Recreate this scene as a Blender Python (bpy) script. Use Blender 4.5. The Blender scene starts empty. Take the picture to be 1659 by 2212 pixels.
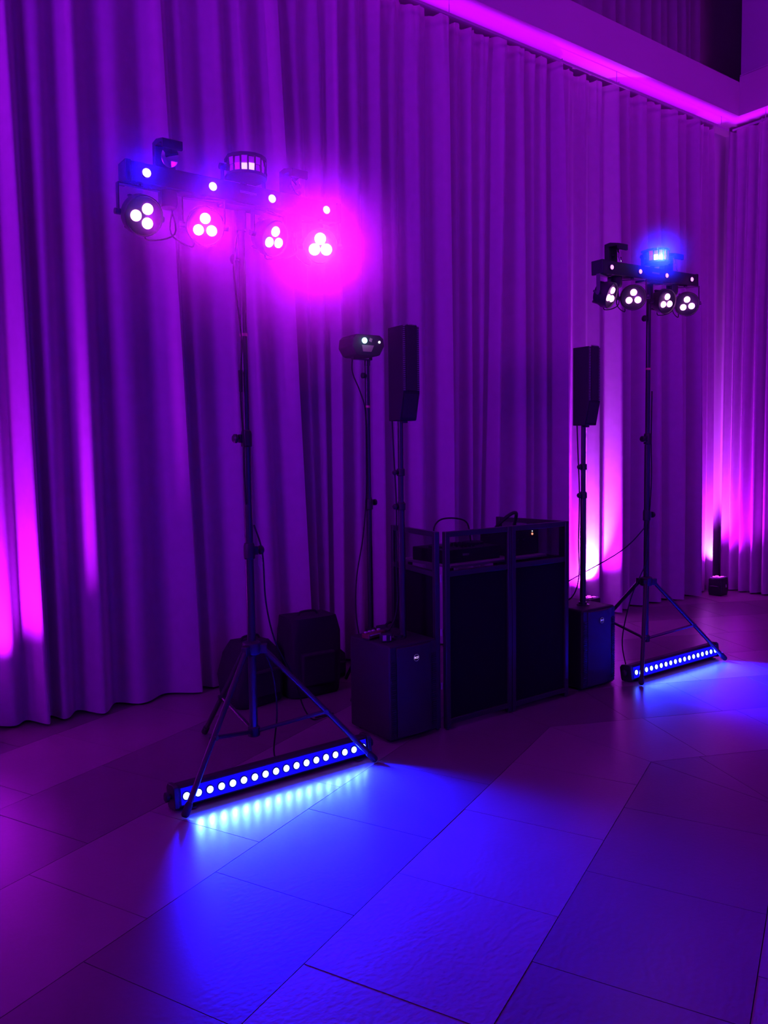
import bpy, math, random
from mathutils import Vector, Matrix

random.seed(7)
SC = bpy.context.scene
COL = SC.collection
R = math.radians

# ------------------------------------------------------------------ camera
# world: x runs along the back curtain, y towards it, z up, metres
cam_d = bpy.data.cameras.new('camera')
cam = bpy.data.objects.new('camera', cam_d)
COL.objects.link(cam)
RT = Vector((0.80362, -0.59498, -0.01364))
UP = Vector((0.05312, 0.04889, 0.99739))
FW = Vector((0.59276, 0.80225, -0.07089))
M = Matrix.Identity(4)
for i in range(3):
    M[i][0], M[i][1], M[i][2] = RT[i], UP[i], -FW[i]
M.translation = Vector((0.0, 0.0, 1.529))
cam.matrix_world = M
cam_d.sensor_fit = 'VERTICAL'
cam_d.sensor_height = 36.0
cam_d.lens = 1739.7 / 2212.0 * 36.0
cam_d.clip_start = 0.05
SC.camera = cam

# ------------------------------------------------------------------ world, exposure, hall light
w = bpy.data.worlds.new('hall_dark')
SC.world = w
w.use_nodes = True
w.node_tree.nodes['Background'].inputs[0].default_value = (0.10, 0.01, 0.25, 1)
w.node_tree.nodes['Background'].inputs[1].default_value = 0.02
SC.view_settings.view_transform = 'Standard'
SC.view_settings.look = 'None'
SC.view_settings.gamma = 1.0
SC.view_settings.use_curve_mapping = False
SC.view_settings.exposure = 0.0
SC.cycles.use_denoising = True
SC.cycles.max_bounces = 4
SC.cycles.diffuse_bounces = 2
SC.cycles.glossy_bounces = 2
SC.cycles.volume_bounces = 0
SC.cycles.volume_step_rate = 5.0
SC.cycles.volume_max_steps = 48
SC.cycles.use_adaptive_sampling = True
SC.cycles.adaptive_threshold = 0.07
SC.cycles.adaptive_min_samples = 16
SC.cycles.transparent_max_bounces = 12
SC.cycles.sample_clamp_indirect = 4.0
SC.cycles.caustics_reflective = False
SC.cycles.caustics_refractive = False

MAGENTA = (0.50, 0.005, 1.0)
VIOLET = (0.42, 0.003, 1.0)
LEDBLUE = (0.0016, 0.0042, 1.0)


def aim(o, d):
    o.rotation_euler = Vector(d).to_track_quat('-Z', 'Y').to_euler()


def area_light(name, loc, target, sx, sy, power, color, spread=180):
    d = bpy.data.lights.new(name, 'AREA')
    d.shape = 'RECTANGLE'; d.size = sx; d.size_y = sy
    d.energy = power; d.color = color; d.spread = R(spread)
    o = bpy.data.objects.new(name, d); COL.objects.link(o)
    o.location = loc
    aim(o, Vector(target) - Vector(loc))
    return o


def spot_light(name, loc, direction, power, color, size, blend=0.6, radius=0.02, parent=None):
    d = bpy.data.lights.new(name, 'SPOT')
    d.energy = power; d.color = color; d.spot_size = R(size); d.spot_blend = blend
    d.shadow_soft_size = radius
    o = bpy.data.objects.new(name, d); COL.objects.link(o)
    o.location = loc; aim(o, direction)
    if parent: o.parent = parent
    return o


def point_light(name, loc, power, color, radius=0.02, parent=None):
    d = bpy.data.lights.new(name, 'POINT')
    d.energy = power; d.color = color; d.shadow_soft_size = radius
    o = bpy.data.objects.new(name, d); COL.objects.link(o)
    o.location = loc
    if parent: o.parent = parent
    return o


# coloured wash from the rest of the hall, behind and beside the photographer
area_light('hall_wash_rear', (1.0, -4.8, 5.7), (3.6, 4.8, 3.3), 4.0, 2.4, 19, VIOLET, 75)
area_light('hall_wash_left', (-2.6, 2.6, 3.4), (5.0, 4.75, 3.0), 1.6, 3.0, 54, (0.30, 0.003, 1.0), 90)
area_light('hall_wash_right', (3.5, -2.0, 5.6), (6.8, 4.8, 4.1), 3.0, 2.0, 30, (0.52, 0.010, 0.85), 75)

# coving strips lying out of sight on top of the curtain headings, washing the soffit
area_light('cove_strip_back', (3.6, 4.80, 4.914), (3.6, 4.80, 5.2), 8.9, 0.20, 17, (0.46, 0.002, 1.0))
area_light('cove_strip_right', (8.13, 2.8, 4.914), (8.13, 2.8, 5.2), 0.16, 4.0, 6.0, (0.46, 0.002, 1.0))

# ------------------------------------------------------------------ materials
MATS = {}


def mat(name, color, rough=0.5, metal=0.0, var=0.06, scale=30.0, bump=0.0, bscale=200.0, sheen=0.0, alpha=1.0,
        spec=0.5, emis=None, estr=0.0, coat=0.0):
    if name in MATS: return MATS[name]
    m = bpy.data.materials.new(name); m.use_nodes = True
    nt = m.node_tree; n = nt.nodes; b = n['Principled BSDF']
    tc = n.new('ShaderNodeTexCoord')
    no = n.new('ShaderNodeTexNoise'); no.inputs['Scale'].default_value = scale; no.inputs['Detail'].default_value = 4
    nt.links.new(tc.outputs['Object'], no.inputs['Vector'])
    mx = n.new('ShaderNodeMix'); mx.data_type = 'RGBA'
    c = color
    mx.inputs[6].default_value = (c[0] * (1 - var), c[1] * (1 - var), c[2] * (1 - var), 1)
    mx.inputs[7].default_value = (min(1, c[0] * (1 + var)), min(1, c[1] * (1 + var)), min(1, c[2] * (1 + var)), 1)
    nt.links.new(no.outputs['Fac'], mx.inputs[0])
    nt.links.new(mx.outputs[2], b.inputs['Base Color'])
    b.inputs['Roughness'].default_value = rough
    b.inputs['Metallic'].default_value = metal
    b.inputs['Specular IOR Level'].default_value = spec
    b.inputs['Alpha'].default_value = alpha
    if coat: b.inputs['Coat Weight'].default_value = coat; b.inputs['Coat Roughness'].default_value = 0.15
    if sheen:
        b.inputs['Sheen Weight'].default_value = sheen
        b.inputs['Sheen Roughness'].default_value = 0.3
    if bump:
        nb = n.new('ShaderNodeTexNoise'); nb.inputs['Scale'].default_value = bscale; nb.inputs['Detail'].default_value = 3
        nt.links.new(tc.outputs['Object'], nb.inputs['Vector'])
        bp = n.new('ShaderNodeBump'); bp.inputs['Strength'].default_value = bump; bp.inputs['Distance'].default_value = 0.002
        nt.links.new(nb.outputs['Fac'], bp.inputs['Height'])
        nt.links.new(bp.outputs['Normal'], b.inputs['Normal'])
    if emis:
        b.inputs['Emission Color'].default_value = (*emis, 1)
        b.inputs['Emission Strength'].default_value = estr
    MATS[name] = m
    return m


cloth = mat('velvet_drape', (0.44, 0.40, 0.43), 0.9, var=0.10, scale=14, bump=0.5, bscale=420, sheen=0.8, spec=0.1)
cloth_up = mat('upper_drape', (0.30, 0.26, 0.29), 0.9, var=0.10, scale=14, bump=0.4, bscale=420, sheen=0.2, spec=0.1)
plaster = mat('white_plaster', (0.80, 0.78, 0.80), 0.75, var=0.02, scale=6, bump=0.15, bscale=160)
fascia_m = mat('painted_fascia', (0.50, 0.42, 0.44), 0.6, var=0.03, scale=5, bump=0.1, bscale=150)
gloss_panel = mat('glossy_wall_panel', (0.40, 0.36, 0.42), 0.22, var=0.12, scale=0.9)
dark_wall = mat('dark_wall', (0.55, 0.42, 0.48), 0.8, var=0.04)
tile_a = mat('stone_tile_light', (0.27, 0.205, 0.21), 0.31, var=0.10, scale=5, bump=0.25, bscale=55)
tile_b = mat('stone_tile_dark', (0.18, 0.135, 0.14), 0.31, var=0.10, scale=5, bump=0.25, bscale=55)
grout = mat('grout', (0.05, 0.045, 0.05), 0.9, var=0.1)
metal_blk = mat('black_metal', (0.030, 0.028, 0.033), 0.28, metal=0.0, var=0.1, spec=0.6)
plastic_blk = mat('black_plastic', (0.022, 0.021, 0.024), 0.5, var=0.1, bump=0.2, bscale=500)
matt_blk = mat('black_paint', (0.018, 0.017, 0.020), 0.65, var=0.1, bump=0.2, bscale=600)
grille_m = mat('perforated_grille', (0.022, 0.021, 0.024), 0.45, var=0.15, scale=500, bump=0.8, bscale=900)
slot_m = mat('grille_slot_edge', (0.42, 0.40, 0.40), 0.5, metal=0.0, var=0.1)
fabric_blk = mat('black_scrim', (0.012, 0.011, 0.013), 0.95, var=0.1, bump=0.4, bscale=700, spec=0.1)
screen_m = mat('sheer_black_mesh', (0.020, 0.018, 0.022), 0.9, var=0.1, alpha=0.40, spec=0.1)
rubber = mat('rubber', (0.016, 0.016, 0.017), 0.8, var=0.1)
bag_m = mat('black_nylon', (0.016, 0.015, 0.018), 0.8, var=0.2, bump=0.5, bscale=90)
tape_m = mat('pink_tape', (0.75, 0.25, 0.28), 0.6, var=0.1)
red_m = mat('red_plastic', (0.16, 0.015, 0.03), 0.5, var=0.1)
pale_m = mat('pale_plastic', (0.50, 0.45, 0.48), 0.5, var=0.05)
label_m = mat('warning_label', (0.62, 0.22, 0.24), 0.6, var=0.1)
chrome = mat('rail_metal', (0.50, 0.45, 0.50), 0.45, metal=0.3, var=0.05)
mirror_m = mat('mirror', (0.85, 0.80, 0.90), 0.06, metal=1.0, var=0.01)
table_m = mat('pale_table_edge', (0.60, 0.55, 0.58), 0.6, var=0.05)
lens_white = mat('par_lens_lit', (0.8, 0.8, 0.8), 0.3, emis=(0.9, 0.25, 1.0), estr=9.0)
lens_hot = mat('par_lens_hot', (0.8, 0.8, 0.8), 0.3, emis=(0.9, 0.12, 1.0), estr=40.0)
lens_blue = mat('wash_lens_blue', (0.8, 0.8, 0.8), 0.3, emis=(0.25, 0.20, 1.0), estr=8.0)
lens_pink = mat('wash_lens_pink', (0.8, 0.8, 0.8), 0.3, emis=(1.0, 0.22, 0.95), estr=2.8)
lens_led = mat('bar_lens_lit', (0.8, 0.8, 0.8), 0.3, emis=(0.12, 0.22, 1.0), estr=10.0)
bloom_blue = mat('bar_bloom_blue', (0.05, 0.05, 0.3), 0.4, var=0.05, emis=(0.0, 0.0, 1.0), estr=0.75)  # blue emission stands in for LED bloom over the bar front
pane_m = mat('derby_pane', (0.35, 0.10, 0.50), 0.1, var=0.3, scale=60, spec=0.9, emis=(0.42, 0.0, 0.85), estr=0.45)
pane_lit = mat('derby_pane_lit', (0.6, 0.5, 0.6), 0.1, var=0.3, scale=60, emis=(1.0, 0.45, 0.95), estr=1.6)
pane_blue = mat('derby_pane_blue', (0.6, 0.5, 0.6), 0.1, var=0.3, scale=60, emis=(0.55, 0.85, 1.0), estr=16.0)
laser_lit = mat('laser_window_lit', (0.6, 0.7, 0.7), 0.2, emis=(0.45, 1.0, 0.95), estr=3.0)
dot_white = mat('indicator_white', (0.8, 0.8, 0.8), 0.3, emis=(0.95, 0.9, 1.0), estr=5.0)
dot_red = mat('indicator_red', (0.8, 0.1, 0.1), 0.3, emis=(1.0, 0.25, 0.15), estr=5.0)
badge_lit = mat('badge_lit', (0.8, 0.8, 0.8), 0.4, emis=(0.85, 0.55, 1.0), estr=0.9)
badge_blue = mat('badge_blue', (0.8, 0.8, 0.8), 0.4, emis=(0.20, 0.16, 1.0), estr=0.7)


# ------------------------------------------------------------------ mesh helpers
class MB:
    def __init__(s):
        s.v = []; s.f = []

    def add(s, vs, fs):
        o = len(s.v)
        s.v += [tuple(v) for v in vs]
        s.f += [tuple(i + o for i in f) for f in fs]
        return s

    def box(s, c, d, rot=None):
        c = Vector(c); h = Vector(d) / 2
        vs = [Vector((x * h.x, y * h.y, z * h.z)) for x in (-1, 1) for y in (-1, 1) for z in (-1, 1)]
        if rot is not None: vs = [rot @ v for v in vs]
        return s.add([v + c for v in vs], [(0, 1, 3, 2), (4, 6, 7, 5), (0, 4, 5, 1), (2, 3, 7, 6), (0, 2, 6, 4), (1, 5, 7, 3)])

    def loft(s, rings, cap=True):
        n = len(rings[0]); vs = [p for r in rings for p in r]; fs = []
        for i in range(len(rings) - 1):
            for j in range(n):
                k = (j + 1) % n
                fs.append((i * n + j, i * n + k, (i + 1) * n + k, (i + 1) * n + j))
        if cap:
            fs.append(tuple(range(n - 1, -1, -1)))
            fs.append(tuple((len(rings) - 1) * n + j for j in range(n)))
        return s.add(vs, fs)

    def cyl(s, p0, p1, r0, r1=None, n=16):
        return s.lathe(p0, Vector(p1) - Vector(p0), [(r0, 0.0), (r0 if r1 is None else r1, (Vector(p1) - Vector(p0)).length)], n)

    def lathe(s, org, axis, prof, n=20):
        ax = Vector(axis).normalized()
        a = ax.orthogonal().normalized(); b = ax.cross(a)
        rings = []
        for r, t in prof:
            rings.append([Vector(org) + ax * t + (a * math.cos(2 * math.pi * k / n) + b * math.sin(2 * math.pi * k / n)) * r for k in range(n)])
        return s.loft(rings)

    def tube(s, pts, r, n=7):
        P = smooth_path(pts)
        rings = []; a = None
        for i, p in enumerate(P):
            t = (P[min(i + 1, len(P) - 1)] - P[max(i - 1, 0)]).normalized()
            a = (t.orthogonal() if a is None else (a - t * a.dot(t))).normalized()
            b = t.cross(a)
            rings.append([p + (a * math.cos(2 * math.pi * k / n) + b * math.sin(2 * math.pi * k / n)) * r for k in range(n)])
        return s.loft(rings)

    def prism(s, poly, z0, z1):
        n = len(poly)
        vs = [(x, y, z0) for x, y in poly] + [(x, y, z1) for x, y in poly]
        fs = [tuple(range(n - 1, -1, -1)), tuple(range(n, 2 * n))] + [(i, (i + 1) % n, n + (i + 1) % n, n + i) for i in range(n)]
        return s.add(vs, fs)

    def xf(s, m):
        s.v = [tuple(m @ Vector(v)) for v in s.v]
        return s

    def build(s, name, m, parent=None, bevel=0.0, smooth=35, seg=2):
        me = bpy.data.meshes.new(name)
        me.from_pydata(s.v, [], s.f)
        me.validate(); me.update()
        if smooth:
            me.polygons.foreach_set('use_smooth', [True] * len(me.polygons))
            me.set_sharp_from_angle(angle=R(smooth))
        me.materials.append(m)
        o = bpy.data.objects.new(name, me); COL.objects.link(o)
        if parent: o.parent = parent
        if bevel:
            b = o.modifiers.new('bevel', 'BEVEL'); b.width = bevel; b.segments = seg; b.limit_method = 'ANGLE'; b.angle_limit = R(40)
        return o


def smooth_path(pts, k=6):
    P = [Vector(p) for p in pts]
    if len(P) < 3: return P
    out = []
    for i in range(len(P) - 1):
        p0 = P[max(i - 1, 0)]; p1 = P[i]; p2 = P[i + 1]; p3 = P[min(i + 2, len(P) - 1)]
        for j in range(k):
            t = j / k
            out.append(0.5 * ((2 * p1) + (p2 - p0) * t + (2 * p0 - 5 * p1 + 4 * p2 - p3) * t * t + (3 * p1 - p0 - 3 * p2 + p3) * t ** 3))
    out.append(P[-1])
    return out


def tag(o, label, cat, group=None):
    o['label'] = label; o['category'] = cat
    if group: o['group'] = group
    return o


def thing(name, label, cat, loc=(0, 0, 0), rotz=0.0, group=None):
    o = bpy.data.objects.new(name, None); COL.objects.link(o)
    o.empty_display_size = 0.1
    o.location = loc; o.rotation_euler = (0, 0, rotz)
    return tag(o, label, cat, group)


def struct(name, mb, m, parent=None, bevel=0.0):
    o = mb.build(name, m, parent, bevel, smooth=30)
    if parent is None: o['kind'] = 'structure'
    return o


def dup(o, loc=None, label=None, parent=None):
    c = o.copy(); COL.objects.link(c)
    if parent: c.parent = parent
    if loc is not None: c.location = loc
    if label: c['label'] = label
    for ch in list(o.children):
        dup(ch, parent=c)
    return c


# ------------------------------------------------------------------ room shell
XL, YF, ZC = -3.2, -6.0, 6.9
struct('wall_back', MB().box(((XL + 8.6) / 2, 5.35, 2.4725), (8.6 - XL, 0.6, 4.945)), plaster)
struct('wall_right', MB().box((8.9, (YF + 5.05) / 2, 2.4725), (0.9, 5.05 - YF, 4.945)), plaster)
struct('wall_left', MB().box((XL - 0.1, -0.2, ZC / 2), (0.2, 11.7, ZC)), plaster)
struct('wall_front', MB().box((3.1, YF - 0.1, ZC / 2), (12.6, 0.2, ZC)), plaster)
struct('ceiling', MB().box((3.1, -0.2, ZC + 0.1), (12.8, 12.0, 0.2)), plaster)
# soffit over the curtains with its fascia, then the recess above it
struct('trim_1', MB().box(((XL + 12) / 2, 5.155, 5.1125), (12 - XL, 0.99, 0.335)), fascia_m)
struct('trim_2', MB().box((8.69, (YF + 4.66) / 2, 5.139), (1.30, 4.66 - YF, 0.388)), fascia_m)
struct('trim_3', MB().box((8.688, (YF + 4.655) / 2, 5.341), (1.304, 4.655 - YF, 0.012)), chrome)
struct('wall_right_upper', MB().box((8.70, (YF + 4.655) / 2, 6.125), (1.29, 4.655 - YF, 1.55)), gloss_panel)
struct('wall_back_upper', MB().box(((XL + 12) / 2, 5.47, 6.09), (12 - XL, 0.16, 1.62)), dark_wall)

# floor: chevron of 60 cm stone tiles, rows of two tones, meeting at x = UB
floor = struct('floor', MB().box((2.7, -0.6, -0.055), (12.0, 11.4, 0.10)), grout)
A, N0, UB, TS, GAP = 0.42098, -1.9704, 3.35, 0.6, 0.0028
JOINT = {0: .39, -1: .05, 1: .10, 2: .435, -2: .32}


def clip(poly, nx, ny, d):
    out = []
    for i in range(len(poly)):
        p, q = poly[i], poly[(i + 1) % len(poly)]
        a = nx * p[0] + ny * p[1] - d; b = nx * q[0] + ny * q[1] - d
        if a <= 0: out.append(p)
        if (a < 0 < b) or (b < 0 < a):
            t = a / (a - b); out.append((p[0] + (q[0] - p[0]) * t, p[1] + (q[1] - p[1]) * t))
    return out


def lay_zone(x0, x1, s, rows):
    ta = (math.cos(A), s * math.sin(A)); na = (s * math.sin(A), -math.cos(A)) if s > 0 else (-math.sin(A), -math.cos(A))
    base = N0 if s > 0 else -2 * UB * math.sin(A) + N0
    for k in rows:
        off = JOINT.get(k, ((k * 0.377) % 1.0) * 0.6) + (0 if s > 0 else 0.505 if k == 1 else 0.13)
        for i in range(-14, 26):
            n_0 = base + k * TS + GAP / 2; n_1 = base + (k + 1) * TS - GAP / 2
            t_0 = off + i * TS + GAP / 2; t_1 = off + (i + 1) * TS - GAP / 2
            # P = t*ta + n*na (orthonormal)
            q = [(t * ta[0] + n * na[0], t * ta[1] + n * na[1]) for t, n in ((t_0, n_0), (t_1, n_0), (t_1, n_1), (t_0, n_1))]
            for c in ((1, 0, x1 - GAP / 2), (-1, 0, -x0 - GAP / 2), (0, 1, 5.0), (0, -1, 0.55)):
                if q: q = clip(q, *c)
            if len(q) < 3: continue
            ar = abs(sum(q[j][0] * q[(j + 1) % len(q)][1] - q[(j + 1) % len(q)][0] * q[j][1] for j in range(len(q)))) / 2
            if ar < 0.004: continue
            sg = sum(q[j][0] * q[(j + 1) % len(q)][1] - q[(j + 1) % len(q)][0] * q[j][1] for j in range(len(q)))
            if sg < 0: q = q[::-1]
            MB().prism(q, -0.005, random.uniform(-0.0006, 0.0)).build('tile', tile_a if k % 2 else tile_b, floor, smooth=0)


lay_zone(-0.9, UB, 1, range(-8, 6))
lay_zone(UB, 8.4, -1, range(-8, 10))

# ------------------------------------------------------------------ curtains
ZT = 4.88


def curtain(name, ridges, org, along, out, z0, z1, m, label, group, top_scale=0.55, pinch=True, depth0=0.09):
    """ridges: (s at top, s at bottom, amplitude); org + along*s - valley at depth0 behind org, ridges towards 'out'."""
    org = Vector(org); along = Vector(along); out = Vector(out)
    nz = 44
    S = []
    for i in range(len(ridges) - 1):
        gap = abs(ridges[i + 1][1] - ridges[i][1])
        n = max(12, min(40, int(gap / 0.018)))
        for j in range(n):
            S.append((i, j / n))
    S.append((len(ridges) - 2, 1.0))
    mb = MB(); W_ = len(S)
    for a in range(nz + 1):
        t = a / nz
        t = 1 - (1 - t) ** 1.15
        z = z0 + (z1 - z0) * t
        amp_k = 1.0 + (top_scale - 1.0) * (t ** 1.6)
        for i, s in S:
            r0, r1 = ridges[i], ridges[i + 1]
            u0 = r0[1] + (r0[0] - r0[1]) * t; u1 = r1[1] + (r1[0] - r1[1]) * t
            u = u0 + (u1 - u0) * s
            c = (0.5 + 0.5 * math.cos(2 * math.pi * s)) ** 0.85
            am = (r0[2] * (1 - s) + r1[2] * s) * amp_k
            w_ = am * c
            w_ += 0.004 * math.sin(u * 47 + 1.3 * math.sin(z * 1.1)) * (0.2 + 0.8 * t) + 0.004 * math.sin(u * 27 + z * 0.8)
            dz = 0.0
            if pinch:
                pk = max(0.0, (t - 0.90) / 0.10)
                w_ += pk * 0.014 * math.sin(u * 2 * math.pi / 0.075)
                if a == nz:
                    dz = 0.028 * (0.5 + 0.5 * math.sin(u * 2 * math.pi / 0.19)) ** 2
            p = org + along * u + out * (w_ - depth0)
            mb.v.append((p.x, p.y, z + dz))
    for a in range(nz):
        for j in range(W_ - 1):
            q = a * W_ + j
            mb.f.append((q, q + 1, q + W_ + 1, q + W_))
    o = mb.build(name, m, None, smooth=180)
    return tag(o, label, 'curtain', group)


def regular(a, b, step, amp, jit=0.25, seed=1):
    rnd = random.Random(seed); n = max(2, round(abs(b - a) / step)); out = []
    for i in range(n + 1):
        s = a + (b - a) * i / n + (rnd.uniform(-jit, jit) * step if 0 < i < n else 0)
        out.append((s, s, amp * rnd.uniform(0.75, 1.15)))
    return out


GB = 'curtain lengths along the back wall'
back = [
    ('pale velvet curtain at the left frame edge lit by bright magenta streaks',
     regular(-1.7, 0.62, 0.24, 0.12, seed=4) + [(0.78, 0.78, 0.03), (0.93, 0.95, 0.06), (1.06, 1.13, 0.17), (1.23, 1.23, 0.12), (1.43, 1.44, 0.165), (1.68, 1.70, 0.11), (1.95, 2.08, 0.13)]),
    ('pale velvet curtain behind the tall lamp stand, dark bags at its foot',
     [(1.95, 2.08, 0.13), (2.10, 2.20, 0.07), (2.35, 2.46, 0.10), (2.51, 2.64, 0.09), (2.76, 2.92, 0.15)]),
    ('pale velvet curtain hanging behind the laser projector and left column speaker',
     [(2.76, 2.92, 0.130), (2.91, 3.01, 0.091), (3.10, 3.09, 0.078), (3.24, 3.17, 0.156), (3.41, 3.36, 0.117), (3.61, 3.55, 0.156), (3.75, 3.70, 0.104), (3.97, 3.91, 0.143), (4.27, 4.21, 0.182)]),
    ('pale velvet curtain rising above the screened booth, with a slanting fold',
     [(4.27, 4.21, 0.156), (4.40, 4.33, 0.078), (4.52, 4.45, 0.130), (4.70, 4.55, 0.091), (4.86, 4.64, 0.195), (5.09, 5.04, 0.169), (5.24, 5.17, 0.117), (5.38, 5.34, 0.104), (5.53, 5.50, 0.250)]),
    ('pale velvet curtain with the white-hot uplit fold behind the right column speaker',
     [(5.53, 5.50, 0.250), (5.72, 5.70, 0.052), (5.95, 5.95, 0.039), (6.12, 6.10, 0.065), (6.29, 6.25, 0.250), (6.49, 6.45, 0.169), (6.74, 6.74, 0.182), (6.98, 6.98, 0.143), (7.22, 7.28, 0.221)]),
    ('pale velvet curtain ending at the room corner above the small floor uplight',
     [(7.22, 7.28, 0.169), (7.42, 7.42, 0.130), (7.60, 7.60, 0.225), (7.78, 7.78, 0.039), (7.90, 7.90, 0.065), (8.01, 8.01, 0.091)]),
]
for lab, rid in back:
    curtain('curtain', rid, (0, 4.86, 0), (1, 0, 0), (0, -1, 0), 0.014, ZT, cloth, lab, GB)
GR = 'curtain lengths along the right wall'
r1 = [(-x, -x, a) for x, a in ((4.89, .04), (4.76, .09), (4.64, .10), (4.50, .12), (4.38, .10), (4.24, .13), (4.05, .12))]
curtain('curtain', r1, (8.17, 0, 0), (0, -1, 0), (-1, 0, 0), 0.014, ZT, cloth, 'pale velvet curtain on the right side wall next to the corner', GR)
r2 = [(-4.05, -4.05, .12)] + regular(-3.9, -1.2, 0.19, 0.12, seed=9)
curtain('curtain', r2, (8.17, 0, 0), (0, -1, 0), (-1, 0, 0), 0.014, ZT, cloth, 'pale velvet curtain on the right side wall, second length from the corner', GR)
GU = 'curtains in the recess above the soffit'
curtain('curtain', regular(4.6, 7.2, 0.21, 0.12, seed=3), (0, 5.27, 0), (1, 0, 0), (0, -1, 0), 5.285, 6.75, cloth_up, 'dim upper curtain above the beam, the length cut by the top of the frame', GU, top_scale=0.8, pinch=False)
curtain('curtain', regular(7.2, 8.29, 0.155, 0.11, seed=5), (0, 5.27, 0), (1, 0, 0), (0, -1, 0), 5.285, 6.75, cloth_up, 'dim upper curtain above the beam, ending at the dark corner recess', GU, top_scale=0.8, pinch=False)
# rails
rb = MB().box((3.2, 4.770, 4.838), (9.68, 0.012, 0.020))
o = rb.build('curtain_rail', chrome); tag(o, 'slim pale curtain rail running the length of the back curtains', 'rail')
for x in (0.2, 2.2, 4.2, 6.2, 7.9):
    MB().cyl((x, 4.770, 4.84), (x, 4.770, 4.946), 0.003, n=8).build('hanger', chrome, o)
rr = MB().box((8.080, 2.95, 4.838), (0.012, 3.6, 0.020))
o = rr.build('curtain_rail', chrome); tag(o, 'slim pale curtain rail over the right side wall curtains', 'rail')
for y in (1.6, 3.0, 4.4):
    MB().cyl((8.080, y, 4.84), (8.080, y, 4.946), 0.003, n=8).build('hanger', chrome, o)


# ------------------------------------------------------------------ uplights on the floor
def uplight(loc, rotz, label, power, tilt, size=46, blend=0.9, core=0):
    t = thing('uplight', label, 'uplight', loc, rotz, 'uplights along the curtains')
    b = MB()
    # wedge case, open tray on top: outer shell sloping to the back
    sec = [(-0.085, 0.0), (0.085, 0.0), (0.095, 0.05), (0.09, 0.175), (-0.09, 0.19), (-0.095, 0.05)]
    b.loft([[Vector((x, y * 0.78, z)) for y, z in sec] for x in (-0.072, 0.072)])
    b.build('case', plastic_blk, t, bevel=0.006)
    MB().box((0, 0, 0.186), (0.124, 0.12, 0.012), Matrix.Rotation(R(-4.8), 3, 'X')).build('lens_tray', pale_m, t, bevel=0.003)
    for i in (-1, 1):
        for j in (-1, 1):
            MB().cyl((i * 0.029, j * 0.029, 0.190), (i * 0.029, j * 0.029, 0.198), 0.017, n=12).build('lens', mat('uplight_lens', (0.8, 0.6, 0.8), 0.3, emis=(0.9, 0.05, 1.0), estr=2.0), t)
    h = MB(); h.tube([(-0.074, -0.04, 0.09), (-0.092, -0.04, 0.10), (-0.092, 0.04, 0.10), (-0.074, 0.04, 0.09)], 0.006)
    h.build('handle', plastic_blk, t)
    MB().box((0.025, -0.0745, 0.10), (0.018, 0.003, 0.03)).build('display', slot_m, t)
    spot_light('uplight_lamp', (0, 0.0, 0.215), (0, tilt, 1), power, MAGENTA, size, blend, 0.04, t)
    if core: spot_light('uplight_core', (0.04, 0.045, 0.205), (0.30, 0.30, 1), core, (0.66, 0.14, 1.0), 54, 1.0, 0.02, t)
    return t


uplight((0.755, 4.69, 0), 0, 'small black uplight cut off at the left frame edge', 430, 0.0, 110, 1.0)
uplight((5.89, 4.80, 0), 0, 'small black uplight on the floor behind the right subwoofer', 480, 0.0, 130, 1.0, core=560)
uplight((7.86, 4.70, 0), R(4), 'small black wedge uplight on the floor near the room corner', 400, 0.0, 115, 1.0, core=110)
for x, y, tl, rz in ((-0.9, 4.56, .05, 0), (7.9, 2.2, .02, R(-90))):
    d = Matrix.Rotation(rz, 3, 'Z') @ Vector((0, tl, 1))
    spot_light('far_uplight_lamp', (x, y, 0.22), d, 900 if x < 0 else 160, MAGENTA, 80, 1.0, 0.04)


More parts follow.
